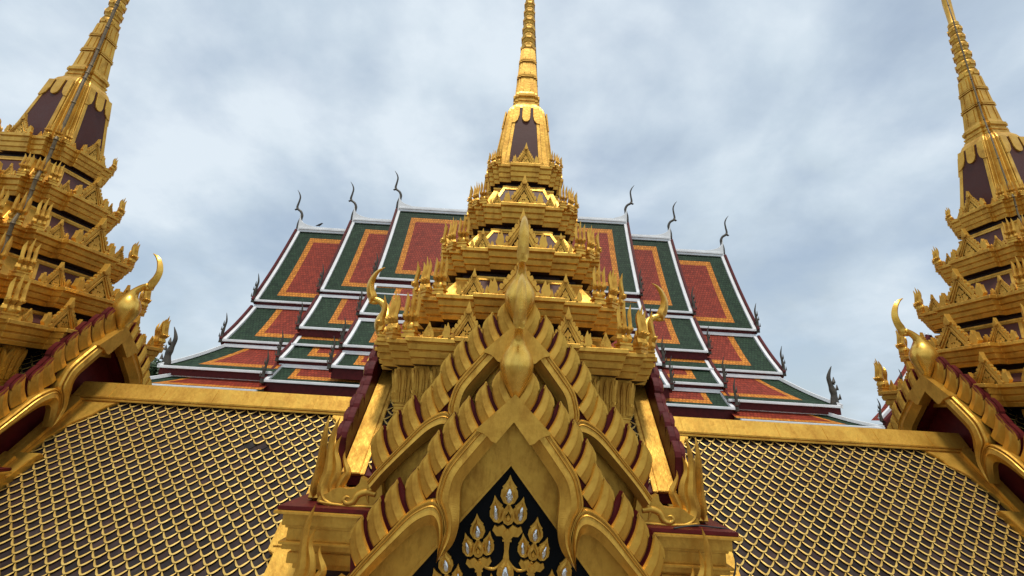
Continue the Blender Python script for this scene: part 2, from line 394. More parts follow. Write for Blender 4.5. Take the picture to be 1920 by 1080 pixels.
def flower(b, x, y, s, ang, d, mg=0, ms=1):
    """lotus-bud motif: top leaf and two side leaves with glass drops, centre bud, stem cup"""
    ca, sa = math.cos(ang), math.sin(ang)
    def fr(u, v, dd): return (x + s * (u * ca - v * sa), -dd, y + s * (u * sa + v * ca))
    def leaf(cx, cy, wd, h, a, d0, d1, mi=mg):
        c_, s_ = math.cos(a), math.sin(a)
        pr = [(0, -.42), (.30, -.34), (.5, -.12), (.46, .08), (.36, .16), (.42, .2), (.27, .3), (.12, .44), (0, .62)]
        pr = pr + [(-p, q) for p, q in pr[-2:0:-1]]
        pts = [(cx + (p * wd * c_ - q * h * s_), cy + (p * wd * s_ + q * h * c_)) for p, q in pr]
        b.plate(pts, d0, d1, fr, mi)
        inn = [(cx + (u - cx) * .74, cy + (v - cy) * .74) for u, v in pts]; inn2 = [(cx + (u - cx) * .45, cy + (v - cy) * .45) for u, v in pts]
        b.rings([[fr(u, v, d1 - .002) for u, v in inn], [fr(u, v, d1 + .018) for u, v in inn2]], mi)
    def drop(cx, cy, wd, h, a):
        c_, s_ = math.cos(a), math.sin(a); n = 10
        ring = []
        for j in range(n):
            t = 2 * math.pi * j / n; p = math.cos(t) * .5; q = math.sin(t) * .5
            if q > 0: p *= (1 - q) ** .6; q *= 1.35
            ring.append((cx + (p * wd * c_ - q * h * s_), cy + (p * wd * s_ + q * h * c_)))
        rim = [(cx + (u - cx) * 1.28, cy + (v - cy) * 1.22) for u, v in ring]
        b.rings([[fr(u, v, d + .02) for u, v in rim], [fr(u, v, d + .066) for u, v in rim], [fr(u, v, d + .062) for u, v in ring], [fr(u, v, d + .03) for u, v in ring]], mg)
        b.rings([[fr(u, v, d + .045) for u, v in ring], [fr(u, v, d + .052) for u, v in ring], [fr(cx + (u - cx) * .5, cy + (v - cy) * .5, d + .07) for u, v in ring]], ms)
    leaf(0, .26, .30, .46, 0, d - .01, d + .03); drop(0, .20, .13, .20, 0)
    for q in (1, -1):
        leaf(q * .19, -.04, .26, .42, -q * .22, d - .012, d + .026 + .002 * q); drop(q * .21, -.07, .10, .20, -q * .15)
    leaf(0, -.08, .22, .36, 0, d - .008, d + .05); leaf(0, -.12, .12, .18, 0, d + .045, d + .068)
    b.plate([(-.17, -.26), (-.08, -.22), (0, -.30), (.08, -.22), (.17, -.26), (.12, -.36), (.05, -.44), (-.05, -.44), (-.12, -.36)], d - .01, d + .06, fr, mg)
    b.plate([(-.05, -.43), (.05, -.43), (.035, -.62), (.05, -.72), (-.05, -.72), (-.035, -.62)], d - .01, d + .035, fr, mg)
    b.plate([(-.06, -.34), (0, -.27), (.06, -.34), (0, -.42)], d + .06, d + .085, fr, mg); b.plate([(-.075, -.47), (.075, -.47), (.075, -.44), (-.075, -.44)], d, d + .055, fr, mg)
    for q in (1, -1): b.plate([(q * .10, -.30), (q * .22, -.24), (q * .25, -.32), (q * .18, -.40), (q * .10, -.40)], d - .012, d + .03, fr, mg)

def gable(parent, loc, rz, kind, fins=True, label=None):
    g = inst('gable', FRAME, parent, loc, rz)
    if label: g['label'] = label
    inst('backing_board', BOARD, g)
    for sgn in (1, -1):
        for i in range(NF):
            p = at(START + i * STEP); a = fin_turn(i)
            f = inst('flame_fin', FIN if sgn > 0 else FINM, g, (sgn * p.x, 0.012, p.y))
            f.rotation_euler = (0, -a * sgn, 0)
    c = inst('chofa', CHOFA, g, (0, -.04, 0))
    inst('hang_hong', HANG, g); inst('hang_hong', HANGM, g)
    if kind == 'panel':
        inst('tympanum', TYMP, g)
    else:
        inst('tympanum', TYMPM, g)
    return g
def mirrored(me):
    m2 = me.copy(); m2.transform(Matrix.Scale(-1, 4, (1, 0, 0))); m2.flip_normals(); return m2
FINM = mirrored(FIN); HANGM = mirrored(HANG)
def tymp_mesh():
    b = MB()
    for sgn in (1, -1):
        fr = (lambda u, v, d, sgn=sgn: (sgn * u, -d, v))
        b.plate([(0, -.20), (-1.0, -1.2), (-1.45, -1.72), (-2.25, -2.62), (-2.25, -3.05), (-1.9, -3.16), (0, -.985)], -.27, -.19, fr, 0)
        b.plate([(0, -1.0), (-.02, -1.03), (-1.9, -3.2), (-1.95, -3.16), (0, -.965)], -.28, -.175, fr, 0)
    b.plate([(0, -.9), (-2.1, -3.3), (-2.1, -4.4), (2.1, -4.4), (2.1, -3.3)], -.36, -.26, None, 1)
    d = .15 - .15 - .15
    for x, y, s_, a in ((0, -1.60, .86, 0), (-.405, -2.06, .72, .12), (.385, -2.06, .72, -.10), (0, -2.58, .80, 0), (-.80, -2.50, .70, .2), (.79, -2.50, .70, -.2),
                        (-.42, -3.05, .7, .2), (.42, -3.05, .7, -.2), (0, -3.5, .7, 0), (-1.22, -2.98, .62, .3), (1.22, -2.98, .62, -.3), (-.85, -3.5, .6, .2), (.85, -3.5, .6, -.2)):
        flower(b, x, y, s_, a, -.25, 0, 2)
    for q in (1, -1):   # stems from the side buds to the axis
        pts = smooth([(q * .37, -.14 + 0, -2.24), (q * .30, -.0, -2.33), (q * .17, -.0, -2.36), (q * .08, 0, -2.30)], 4)
        b.tube([(p[0], .24, p[2]) for p in pts], [.035, .032, .03, .028, .026, .025, .024, .024, .024, .022, .02, .018, .016], 6, 0)
        pts = smooth([(q * .74, 0, -2.62), (q * .66, 0, -2.78), (q * .5, 0, -2.8), (q * .4, 0, -2.7)], 4)
        b.tube([(p[0], .24, p[2]) for p in pts], .03, 6, 0)
    return b.mesh('tympanum', [GOLDF, BLACK, GLASS], bevel=.004)
TYMP = tymp_mesh()
def tympm_mesh():
    b = MB()
    b.plate([(0, -.30), (-1.0, -1.3), (-2.0, -2.5), (-2.1, -3.6), (2.1, -3.6), (2.0, -2.5), (1.0, -1.3)], -.46, -.40)
    return b.mesh('tympanum', [MAROON])
TYMPM = tympm_mesh()

# ------------------------------------------------------------------ scale-tile roofs
TA, TH = .254, .117
def tile_field(b, org, du, dd, nn, width_fn, length, skip=()):
    """fish-scale tiles; org at the top, du along the ridge, dd down the slope, nn normal. width_fn(s)->(u0,u1)"""
    org, du, dd, nn = map(Vector, (org, du, dd, nn))
    P = lambda u, s, h: org + du * u + dd * s + nn * h
    rows = int(length / TH)
    W = [width_fn(i * TH) for i in range(rows + 1)]
    for i in range(rows):
        u0, u1 = width_fn(i * TH)
        off = (i % 2) * TA / 2
        k0 = math.ceil((u0 - off) / TA); k1 = math.floor((u1 - off) / TA)
        for k in range(k0, k1 + 1):
            cu = k * TA + off; s0 = i * TH
            t = random.uniform(.45, 1.35); h_ = random.uniform(-.16, .16)
            tint = (t * (1 + h_), t, t * (1 + random.uniform(-.1, .1)))
            jit = random.uniform(-.004, .004)
            # lower curved edge
            lo = []; NJ = 12
            for j in range(NJ + 1):
                x = -1 + 2 * j / NJ
                y = 1 - abs(x) ** 2.0
                lo.append((cu + x * TA / 2 * .97, s0 + TH * y * 1.0 + jit))
            hz = lambda s: .006 + .026 * (s - (s0 - TH)) / (2 * TH)
            top = [(cu + TA / 2 * .97, s0 - TH * .3), (cu, s0 - TH), (cu - TA / 2 * .97, s0 - TH * .3)]
            poly = lo + top
            b.add([P(u, s, hz(s)) for u, s in poly], [tuple(range(len(poly)))], 0, False, tint)
            if (i, k) in skip: continue
            # rim on both lower edges: gold top strip, outer side painted as shadow line
            vs = []
            for j, (u, s) in enumerate(lo):
                x = -1 + 2 * j / NJ
                wv = .029 * (.40 + .60 * min(1, (1 - abs(x)) * 2.6)) * (.80 + .20 * min(1, abs(x) * 3))
                n_ = Vector((-(u - cu) / (TA / 2) * 1.0, -1.0)).normalized()
                q = Vector((u, s)); qi = q + n_ * wv
                zt = hz(s) + .018
                vs += [P(q.x, q.y, hz(s) - .03), P(q.x, q.y, zt), P(qi.x, qi.y, zt + .003), P(qi.x, qi.y, zt - .02)]
            fs = []
            b.add(vs, [(j * 4 + c_, j * 4 + c_ + 1, (j + 1) * 4 + c_ + 1, (j + 1) * 4 + c_) for j in range(NJ) for c_ in (1, 2)], 1, False, (1, 1, 1))
            b.add(vs, [(j * 4, j * 4 + 1, (j + 1) * 4 + 1, (j + 1) * 4) for j in range(NJ)], 0, False, (.6, .5, .4))  # dark side faces paint the shadow line below the gold rim

# ------------------------------------------------------------------ tower pieces
W_ = [2.9, 2.36, 1.88, 1.38, .99]           # half widths of the five cornices, bottom to top
Z_ = [1.2, 2.12, 3.27, 4.52, 5.78]          # their top levels
def cornice_mesh(w, z):
    b = MB()
    k = 1.0
    prof = [(0, .5), (0, .97), (.012, .997), (0.0, 1.0), (-.07, 1.0), (-.078, .968), (-.095, .968), (-.102, .978), (-.20, .966), (-.207, .942), (-.228, .942), (-.235, .956), (-.325, .944), (-.332, .92), (-.352, .92), (-.359, .932), (-.44, .915), (-.44, .6)]
    # keep the vertical moulding sizes while the overhang stays about the same on every tier
    def sc(s): return 1 - (1 - s) * min(1.5, max(.8, 2.3 / w) if w > 1.6 else 1.15)
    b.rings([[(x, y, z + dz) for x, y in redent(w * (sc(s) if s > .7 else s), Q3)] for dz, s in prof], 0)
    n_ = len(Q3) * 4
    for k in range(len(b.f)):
        if all(abs(b.v[i][2] - (z - .44)) < 1e-6 for i in b.f[k]): b.m[k] = 1  # undersides in darkened maroon, their shade put into the colour
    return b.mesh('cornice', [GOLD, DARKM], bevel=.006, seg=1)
def antefix_mesh():
    """cluster of naga heads: bound base and four tall curving crests, unit height, facing -y"""
    b = MB()
    b.box(-.18, .18, -.15, .15, 0, .07); b.box(-.14, .14, -.12, .12, .07, .11); b.box(-.18, .18, -.15, .15, .11, .15)
    b.lathe([(.14, .13), (.18, .15), (.24, .16), (.30, .13), (.36, .06)], 8)
    for k, (x, h) in enumerate(((-.155, .90), (-.005, 1.03), (.15, .93))):
        pts = smooth([(x * .55, .0, .13), (x * .95, -.085, .25), (x * .80, -.05, .35), (x * .95, -.10, .44), (x, -.10, .54), (x * 1.0, -.07, .70), (x * 1.02, -.07, .84), (x * 1.08, -.12, h + .06)], 2)
        rr = smooth([(.06, 0), (.075, 0), (.05, 0), (.068, 0), (.05, 0), (.055, 0), (.043, 0), (.003, 0)], 2)
        b.tube(pts, [r[0] * 1.15 for r in rr], 8, diamond=True)
        b.tube([(x * 1.0, -.10, .46), (x * 1.02, -.19, .43), (x * 1.02, -.225, .47)], [.045, .032, .008], 6)
    return b.mesh('antefix', [GOLD])
ANTE = antefix_mesh()
def leaf_mesh():
    b = MB()
    b.plate([(-.3, 0), (-.36, .18), (-.3, .4), (-.12, .72), (0, 1.0), (.12, .72), (.3, .4), (.36, .18), (.3, 0)], 0, .12)
    b.plate([(-.16, .1), (-.18, .25), (0, .62), (.18, .25), (.16, .1)], .12, .17)
    return b.mesh('leaf_finial', [GOLD], bevel=.02)
LEAFF = leaf_mesh()
def pediment_mesh(detail=True):
    """small flame-edged pediment, unit width and height, black ground with gilt scroll"""
    b = MB()
    def half(sg):
        fr = lambda u, v, d: (sg * u, -d, v)
        # sloping rail
        b.plate([(0, .72), (.31, .10), (.34, 0), (.225, 0), (.195, .09), (0, .49)], 0, .075, fr)
        b.plate([(0, .665), (.275, .08), (.245, .08), (0, .60)], .075, .098, fr)
        # flame teeth up the rail
        for i in range(5):
            t = (i + .2) / 5.2; p = Vector((.31 * (1 - t) + .0, .12 + .56 * t)); q = Vector((.31 * (1 - t - .17), .12 + .56 * (t + .17)))
            b.plate([tuple(q), tuple(p), (p.x + .035, p.y + .02), (p.x + .052, p.y + .085), (p.x + .028, p.y + .155), (q.x + .012, q.y + .03)], .01, .095, fr)
        # end flame with two tongues
        b.plate([(.27, 0), (.28, .12), (.335, .13), (.375, .07), (.365, .18), (.385, .27), (.435, .42), (.46, .30), (.50, .36), (.515, .22), (.545, .12), (.50, .02), (.49, 0)], .005, .11, fr)
        b.plate([(.36, .02), (.335, .05), (.36, .085), (.40, .07), (.405, .03)], .11, .14, fr)
    half(1); half(-1)
    b.plate([(-.05, .66), (-.075, .74), (-.05, .80), (0, 1.0), (.05, .80), (.075, .74), (.05, .66)], .0, .13)
    b.plate([(-.23, .0), (-.21, .11), (0, .55), (.21, .11), (.23, .0)], -.0, .045, None, 1)
    for x, y, s_ in ((0, .28, .24), (-.09, .11, .19), (.09, .11, .19), (0, .08, .15), (-.045, .2, .1), (.045, .2, .1)):
        b.plate([(x, y - .5 * s_), (x + .28 * s_, y - .25 * s_), (x + .36 * s_, y + .05 * s_), (x + .14 * s_, y + .3 * s_), (x, y + .62 * s_), (x - .14 * s_, y + .3 * s_), (x - .36 * s_, y + .05 * s_), (x - .28 * s_, y - .25 * s_)], .045, .08)
    for q in (1, -1):
        b.tube([(q * .04, -.045, .16), (q * .09, -.05, .21), (q * .11, -.05, .26), (q * .07, -.05, .28)], [.014, .014, .011, .006], 5)
        b.tube([(q * .10, -.045, .05), (q * .15, -.05, .09), (q * .17, -.05, .05)], [.014, .012, .006], 5)
    return b.mesh('pediment', [GOLD, BLACK], bevel=.007, seg=1)
PEDI = pediment_mesh()
def column_mesh():
    b = MB()
    q = stair(.55, .8)
    def rg(z, s_): return [(x, y, z) for x, y in redent(s_, q)]
    b.rings([rg(-2.2, .11), rg(-.06, .11), rg(-.05, .135), rg(-.01, .135), rg(0, .118), rg(.05, .118), rg(.06, .14), rg(.09, .14), rg(.10, .12), rg(.2, .12), rg(.42, .135), rg(.62, .165), rg(.72, .185), rg(.77, .185)])
    # long lotus leaves in two tiers
    for k in range(4):
        a = k * math.pi / 2
        for x in (-.095, 0, .095):
            for z0, z1, wd, o0, o1 in ((.2, .72, .042, .135, .215), (.12, .34, .046, .14, .175)):
                def fr(u, v, d, a=a, x=x, z0=z0, z1=z1, o0=o0, o1=o1):
                    t = max(0, (v - z0) / (z1 - z0)); X = x * (1 + .25 * t) + u; Y = -(o0 + (o1 - o0) * t ** 1.6) - d
                    return (X * math.cos(a) - Y * math.sin(a), X * math.sin(a) + Y * math.cos(a), v)
                zm_ = z0 + (z1 - z0) * .7
                pts = [(-wd * .8, z0), (-wd, zm_ - .1), (-wd * .95, zm_), (-wd * .5, z1 - .05), (0, z1), (wd * .5, z1 - .05), (wd * .95, zm_), (wd, zm_ - .1), (wd * .8, z0)]
                b.plate(pts, -.03, .012, fr)
                b.plate([(-.006, z0), (-.006, z1 - .06), (.006, z1 - .06), (.006, z0)], .012, .022, fr)
    return b.mesh('pilaster', [GOLD])
COLM = column_mesh()

def face_fr(k, z0, d0, z1, d1):
    """frame on the sloping face k of a pyramid-like body: u across, v along the slope 0..1"""
    a = k * math.pi / 2
    slope = Vector((0, -(d1 - d0), z1 - z0)); ln = slope.length; nrm = Vector((0, -slope.z, -(d0 - d1))).normalized()
    nrm = Vector((0, -(z1 - z0), (d0 - d1) * 1.0)).normalized()
    def fr(u, v, d):
        y = -(d0 + (d1 - d0) * v) + nrm.y * d; z = z0 + (z1 - z0) * v + nrm.z * d
        return (u * math.cos(a) - y * math.sin(a), u * math.sin(a) + y * math.cos(a), z)
    return fr

def make_tower():
    t = bpy.data.objects.new('spire_tower', None); col.objects.link(t); t.location = (0, 10, ZB)
    O = (0, 0, -ZB)
    def part(name, b, mats, parent=t, **k):
        o = b.build(name, mats, parent, **k)
        if parent is t: o.location = O
        return o
    # ---- five cornices with attics, pediments and antefixes
    for i in range(5):
        w_, z_ = W_[i], Z_[i]
        c = inst('cornice', cornice_mesh(w_, z_), t, O)
        if i < 4: d0, d1, z1 = .80 * w_, .80 * W_[i + 1], Z_[i + 1] - .44 - .11
        else: d0 = None
        if d0:
            b = MB()
            b.rings([[(x, y, z) for x, y in redent(s_, Q2)] for z, s_ in ((z_ - .02, d0), (z_ + .06, d0), (z1 - .07, d1 + .03), (z1 - .05, d1 + .05), (z1, d1 + .05), (z1, d1 - .05))])
            att = part('attic', b, GOLD, bevel=.008, seg=1)
            pm = MB(); fm = MB()
            hw0, hw1 = .47 * w_, .50 * W_[i + 1]
            for k in range(4):
                fr = face_fr(k, z_ + .06, d0, z1 - .07, d1 + .03)
                e0, e1 = min(hw0, .58 * d0), min(hw1, .56 * d1)
                pm.plate([(-e0, .0), (e0, .0), (e1, .9), (-e1, .9)], .003, .012, fr)
                for q in (1, -1):
                    fm.plate([(q * e0, 0), (q * (e0 + .07), 0), (q * (e1 + .07), .9), (q * e1, .9)], .002, .03, fr)
                fm.plate([(-e1 - .07, .9), (e1 + .07, .9), (e1 + .05, 1.0), (-e1 - .05, 1.0)], .002, .034, fr)
            p_ = pm.build('glazed_panel', BROWN, att); f_ = fm.build('panel_frame', GOLD, att)
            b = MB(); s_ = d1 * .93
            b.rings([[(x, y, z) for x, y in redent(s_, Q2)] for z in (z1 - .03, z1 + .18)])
            part('shadow_neck', b, DARKM)  # recess neck, the shadow below the cornice painted into its dark maroon
        # pediments and antefixes, four sides
        hm = [(0, 0), (1.10, .84), (.98, .88), (.82, .74), (.58, .58)][i]
        hs = [(.78, .70), (.60, .56), (.46, .44), (.29, .30), (0, 0)][i]
        xs = [.30, .37, .43, .43, .45][i]
        hc = [.84, .78, .70, .58, .42][i]
        for k in range(4):
            a = k * math.pi / 2
            rot = lambda x, y: (x * math.cos(a) - y * math.sin(a), x * math.sin(a) + y * math.cos(a))
            if hm[0]:
                x, y = rot(0, -(w_ * .985 - .13 * hm[0])); inst('pediment', PEDI, t, (x, y, z_ - ZB), a, (hm[0], hm[0], hm[1]))
            if hs[0]:
                for q in (1, -1):
                    x, y = rot(q * xs * w_, -(w_ * .915 - .12 * hs[0])); inst('pediment', PEDI, t, (x, y, z_ - ZB), a, (hs[0], hs[0], hs[1]))
            for xx, sz in (((.53, .30),) if i == 0 else () if i < 4 else ((.42, .17),)):
                for q in (1, -1):
                    x, y = rot(q * xx * w_, -(w_ * .90 - .06)); s_ = sz
                    inst('leaf_finial', LEAFF, t, (x, y, z_ - ZB), a, (s_ * .9, s_, s_))
            for px, py, tw in ((.64, .865, .25), (.765, .765, math.pi / 4), (.865, .64, math.pi / 2 - .25)):
                x, y = rot(px * w_, -py * w_); s_ = hc
                inst('antefix', ANTE, t, (x, y, z_ - ZB - .004), a + tw, (s_ * .82, s_ * .9, s_))
    # ---- bell
    zb0, zb1 = Z_[4] - .02, 7.80
    b = MB(); q = stair(.62, .80, .74, .765) if False else stair(.64, .84)
    prof = [(zb0, .76), (zb0 + .10, .755), (6.4, .665), (7.0, .592), (7.5, .53), (7.75, .49), (7.88, .44), (7.97, .375), (8.0, .33)]
    b.rings([[(x, y, z) for x, y in redent(s_, q)] for z, s_ in prof])
    bell = part('bell', b, GOLD, bevel=.01, seg=1)
    pm = MB(); fm = MB()
    z0, d0, z1, d1 = 6.4, .665, 7.5, .53
    for k in range(4):
        frl = face_fr(k, 5.85, .738, 7.72, .502)
        pm.plate([(-.36, .0), (.36, .0), (.245, 1.0), (-.245, 1.0)], .0, .022, frl)
        tg = lambda x, w0, l: [(x - w0, 1.0), (x - w0, 1 - l * .7), (x - w0 * .8, 1 - l * .88), (x - w0 * .45, 1 - l * .97), (x, 1 - l), (x + w0 * .45, 1 - l * .97), (x + w0 * .8, 1 - l * .88), (x + w0, 1 - l * .7), (x + w0, 1.0)]
        fm.plate(tg(0, .105, .27), .02, .06, frl)
        for s_ in (1, -1):
            fm.plate([(s_ * .17, 1.0), (s_ * .175, .84), (s_ * .21, .76), (s_ * .28, .71), (s_ * .36, .70), (s_ * .325, 1.0)], .012, .052, frl)
            fm.plate([(s_ * .37, 0), (s_ * .46, 0), (s_ * .34, .74), (s_ * .265, .74)], .004, .034, frl)
    pm.build('glazed_panel', BROWN, bell); fm.build('petal_trim', GOLD, bell, bevel=.006, seg=1)
    # ---- spire
    b = MB(); q = stair(.62, .86)
    prof = [(7.98, .36), (8.04, .36), (8.05, .33), (8.09, .33), (8.10, .35), (8.15, .35), (8.16, .315), (8.22, .315), (8.25, .355), (8.33, .355), (8.36, .32), (8.42, .30),
            (8.92, .262), (8.925, .232), (8.94, .232), (8.945, .285), (8.975, .285), (8.98, .235), (8.995, .235), (9.0, .280), (9.035, .280), (9.04, .23), (9.055, .23), (9.06, .258),
            (9.47, .228), (9.475, .20), (9.49, .20), (9.495, .248), (9.525, .248), (9.53, .20), (9.545, .20), (9.55, .243), (9.585, .243), (9.59, .195), (9.605, .195), (9.61, .222), (9.98, .198), (9.99, .16)]
    b.rings([[(x, y, z) for x, y in redent(s_, q)] for z, s_ in prof])
    for k in range(4):
        for za, ra, zb_, rb in ((8.46, .298, 8.90, .269), (9.09, .256, 9.45, .231), (9.63, .22, 9.95, .2)):
            fr = face_fr(k, za, ra, zb_, rb)
            for s_ in (1, -1): b.plate([(s_ * ra * .30, .03), (s_ * ra * .36, .03), (s_ * rb * .36, .97), (s_ * rb * .30, .97)], 0, .012, fr)
    pl = [(9.97, .19)]
    z = 9.98; r = .205
    for i in range(6):
        h = .36 - .012 * i
        pl += [(z + .02, r * .88), (z + .05, r * .96), (z + .12, r * 1.04), (z + h * .55, r * 1.02), (z + h * .72, r * .86), (z + h * .80, r * .74), (z + h * .84, r * .74), (z + h * .86, r * .86), (z + h * .94, r * .86), (z + h * .96, r * .76)]
        z += h; r *= .935
    pl += [(z, r * .8), (z + .05, r * .95), (z + .10, r * .8), (z + .14, r * .62), (z + .9, r * .72), (z + 1.7, r * .45), (z + 1.72, r * .6), (z + 1.8, r * .6), (z + 1.84, r * .4), (z + 3.2, r * .15), (z + 3.3, r * .3), (z + 3.45, r * .3), (z + 3.55, .012), (z + 4.0, .006)]
    b.lathe(pl, 14)
    # lotus petals on the balls
    z = 9.98; r = .205
    for i in range(6):
        h = .36 - .012 * i
        for k in range(8):
            a = k * math.pi / 4
            def fr(u, v, d, a=a, r=r): rr = r * 1.03 + d; return (rr * math.cos(a + u), rr * math.sin(a + u), v)
            b.plate([(-.3, z + .06), (-.34, z + h * .35), (-.18, z + h * .52), (0, z + h * .66), (.18, z + h * .52), (.34, z + h * .35), (.3, z + .06)], -.02, .012, fr)
        z += h; r *= .935
    part('spire', b, GOLD)
    # ---- body under the cornices
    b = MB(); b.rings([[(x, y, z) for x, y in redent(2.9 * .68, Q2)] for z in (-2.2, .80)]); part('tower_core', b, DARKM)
    for k in range(4):
        a = k * math.pi / 2
        for px, py in ((.44, .745), (.56, .70), (.70, .56), (.745, .44)):
            x, y = px * 2.9, -py * 2.9
            inst('pilaster', COLM, t, (x * math.cos(a) - y * math.sin(a), x * math.sin(a) + y * math.cos(a), -ZB), a)
    # ---- roof arms towards the four sides
    SL = 1.17
    for k in range(4):
        a = k * math.pi / 2
        pr = [(0, 1.36), (2.1, 1.36 - 2.1 * SL), (2.1, 1.20 - 2.1 * SL), (0, 1.2)]
        b = MB()
        def P(x, y, z, a=a): return (x * math.cos(a) - y * math.sin(a), x * math.sin(a) + y * math.cos(a), z)
        y0, y1 = -2.80, -1.2
        for sg in (1, -1):
            vs = [P(sg * u, y, z) for y in (y0, y1) for u, z in pr]
            b.add(vs, [(0, 1, 2, 3), (7, 6, 5, 4), (0, 4, 5, 1), (1, 5, 6, 2), (2, 6, 7, 3), (3, 7, 4, 0)], 0)
        arm = part('roof_arm', b, MAROON)
        if k in (1, 3):
            ln = math.hypot(1, SL); tb = MB(); gb = MB()
            for sg in (1, -1):
                dd = Vector(P(sg / ln, 0, -SL / ln)); du = Vector(P(0, 1, 0)); nn = Vector(P(sg * SL / ln, 0, 1 / ln))
                if nn.z < 0: nn = -nn
                tile_field(tb, Vector(P(0, y0, 1.365)), du, dd, nn, lambda s_: (.36, 1.9), 3.2)
                for u0, u1, h in ((0.0, .30, .085), (.30, .38, .06)):
                    vs = [Vector(P(0, y0, 1.36)) + du * u + dd * s_ + nn * hh for s_ in (.02, 3.25) for u in (u0, u1) for hh in (.0, h)]
                    gb.add(vs, [(0, 1, 3, 2), (4, 6, 7, 5), (0, 4, 5, 1), (2, 3, 7, 6), (1, 5, 7, 3), (0, 2, 6, 4)])
            tb.build('roof_tiles', [TILE, GOLDT], arm, recalc=False); gb.build('verge_band', GOLD, arm, bevel=.01)
    # ---- gables on the sides
    zz_ = 1.468 - ZB
    gable(t, (-2.94, 0, zz_), -math.pi / 2, 'plain'); gable(t, (2.94, 0, zz_), math.pi / 2, 'plain')
    gable(t, (0, -2.94, zz_), 0, 'panel')
    # ---- corner entablatures that carry the gable ends
    for sx in (1, -1):
        for sy in (1, -1):
            def blk(b, a0, a1, z0, z1):
                b.box(*sorted((sx * 1.5, sx * (3.0 + a1))), *sorted((sy * 1.5, sy * (2.94 + a1))), z0, z1)
            b = MB()
            for a1, z0, z1 in ((.30, -1.50, -1.455), (.20, -1.66, -1.50), (.16, -1.70, -1.66), (.13, -1.86, -1.70), (.20, -1.90, -1.86), (.16, -1.97, -1.90), (.06, -2.02, -1.97), (.09, -2.16, -2.02), (.02, -2.24, -2.16)):
                blk(b, 0, a1, z0, z1)
            en = part('entablature', b, GOLD, bevel=.008)
            b = MB(); blk(b, 0, .27, -1.455, -1.40); b.build('red_ledge', MAROON, en, bevel=.01)
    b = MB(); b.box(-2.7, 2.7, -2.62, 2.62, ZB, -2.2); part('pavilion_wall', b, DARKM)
    return t

# ---------------------------------------------------------------- the three towers
TG = 'golden spire towers in a row'
XL, XR = -12.16, 12.62
tl = make_tower(); tl.location.x = XL
tag(tl, 'gold tiered spire tower at the left edge, thick dark conduit down its front corner', 'tower', TG)
tr = copy_tree(tl); tr.location.x = XR
tag(tr, 'gold tiered spire tower at the right edge, thin brown pipe down its front corner', 'tower', TG)
tc_ = copy_tree(tl); tc_.location.x = 0.0
tag(tc_, 'middle gold tiered spire tower with two stacked front gables and a black floral panel', 'tower', TG)
g2 = None
for g in tc_.children:
    if g.name.startswith('gable') and abs(g.location.y + 2.94) < .01: g['label'] = 'upper front gable with fins, partly hidden by the lower one'; g2 = g
ng = gable(tc_, (0, -3.34, .302 - ZB), 0, 'panel', label='lower front gable with black panel of gilt lotus buds')
# porch roof behind the lower gable
b = MB()
for sg in (1, -1):
    pr = [(0, .20), (2.05, .20 - 2.05 * 1.17), (2.05, .04 - 2.05 * 1.17), (0, .04)]
    vs = [(sg * u, y, z) for y in (-3.22, -2.2) for u, z in pr]
    b.add(vs, [(0, 1, 2, 3), (7, 6, 5, 4), (0, 4, 5, 1), (1, 5, 6, 2), (2, 6, 7, 3), (3, 7, 4, 0)])
pr_ = b.build('porch_roof', MAROON, tc_); pr_.location = (0, 0, -ZB)
b = MB()
for sx in (1, -1):
    for a1, z0, z1 in ((.20, -2.66, -2.61), (.12, -2.80, -2.66), (.05, -3.3, -2.80)):
        b.box(*sorted((sx * 1.3, sx * (2.8 + a1))), -3.34 - a1, -2.96, z0, z1)
    b.box(*sorted((sx * 2.0, sx * 2.6)), -3.25, -2.9, ZB, -3.3)
pe = b.build('porch_entablature', GOLD, tc_, bevel=.008); pe.location = (0, 0, -ZB)
# the middle spire stands a hair out of plumb
for g in tc_.children:
    if g.name.startswith('spire'):
        g.rotation_euler = (0, R(-1.0), 0); zc = 8.0
        g.location.x = zc * math.sin(R(1.0)) - .05
    if g.name.startswith('bell'): g.location.x = -.04

# lightning conductors
def conduit(t, pts, r, m, name='lightning_conduit', bands=True):
    b = MB(); b.tube([(x, y, z) for x, y, z in pts], r, 8)
    if bands:
        for a, c in zip(pts, pts[1:]):
            a = Vector(a); c = Vector(c); n = max(1, int((c - a).length / .8))
            for i in range(n):
                p = a.lerp(c, (i + .5) / n); d = (c - a).normalized() * .02
                b.tube([p - d, p + d], r * 1.3, 8)
    o = b.build(name, m, t); o.location = (0, 0, -ZB); return o
cor = lambda k, z, w, sx, sy: (sx * k * w, sy * k * w, z)
def corner_run(sx):
    s = -1
    P = [(sx * .12, s * .12, 13.2), (sx * .16, s * .16, 12.0), (sx * .22, s * .22, 10.2), (sx * .28, s * .28, 8.6), (sx * .36, s * .36, 8.2), (sx * .40, s * .40, 8.0), (sx * .47, s * .47, 7.75), (sx * .64, s * .64, 6.3), (sx * .70, s * .70, 5.85)]
    for i in (4, 3, 2, 1, 0):
        w_ = W_[i]; z_ = Z_[i]
        P += [(sx * .86 * w_, s * .86 * w_, z_ + .02), (sx * .86 * w_, s * .86 * w_, z_ - .1), (sx * .80 * w_, s * .80 * w_, z_ - .45)]
    P += [(sx * 2.1, s * 2.1, .2), (sx * 2.1, s * 2.1, -1.2)]
    return P
conduit(tl, corner_run(1), .034, PIPE)
conduit(tr, corner_run(-1), .017, PIPE)
conduit(tc_, [(-.02, .05, 12.2), (.13, .1, 10.2), (.25, .15, 8.6), (.35, .22, 8.05), (.47, .33, 7.78), (.63, .42, 6.3), (.71, .46, 5.9), (.95, .45, 5.8), (.95, .45, 5.6), (.82, .4, 5.3)], .022, PIPE)
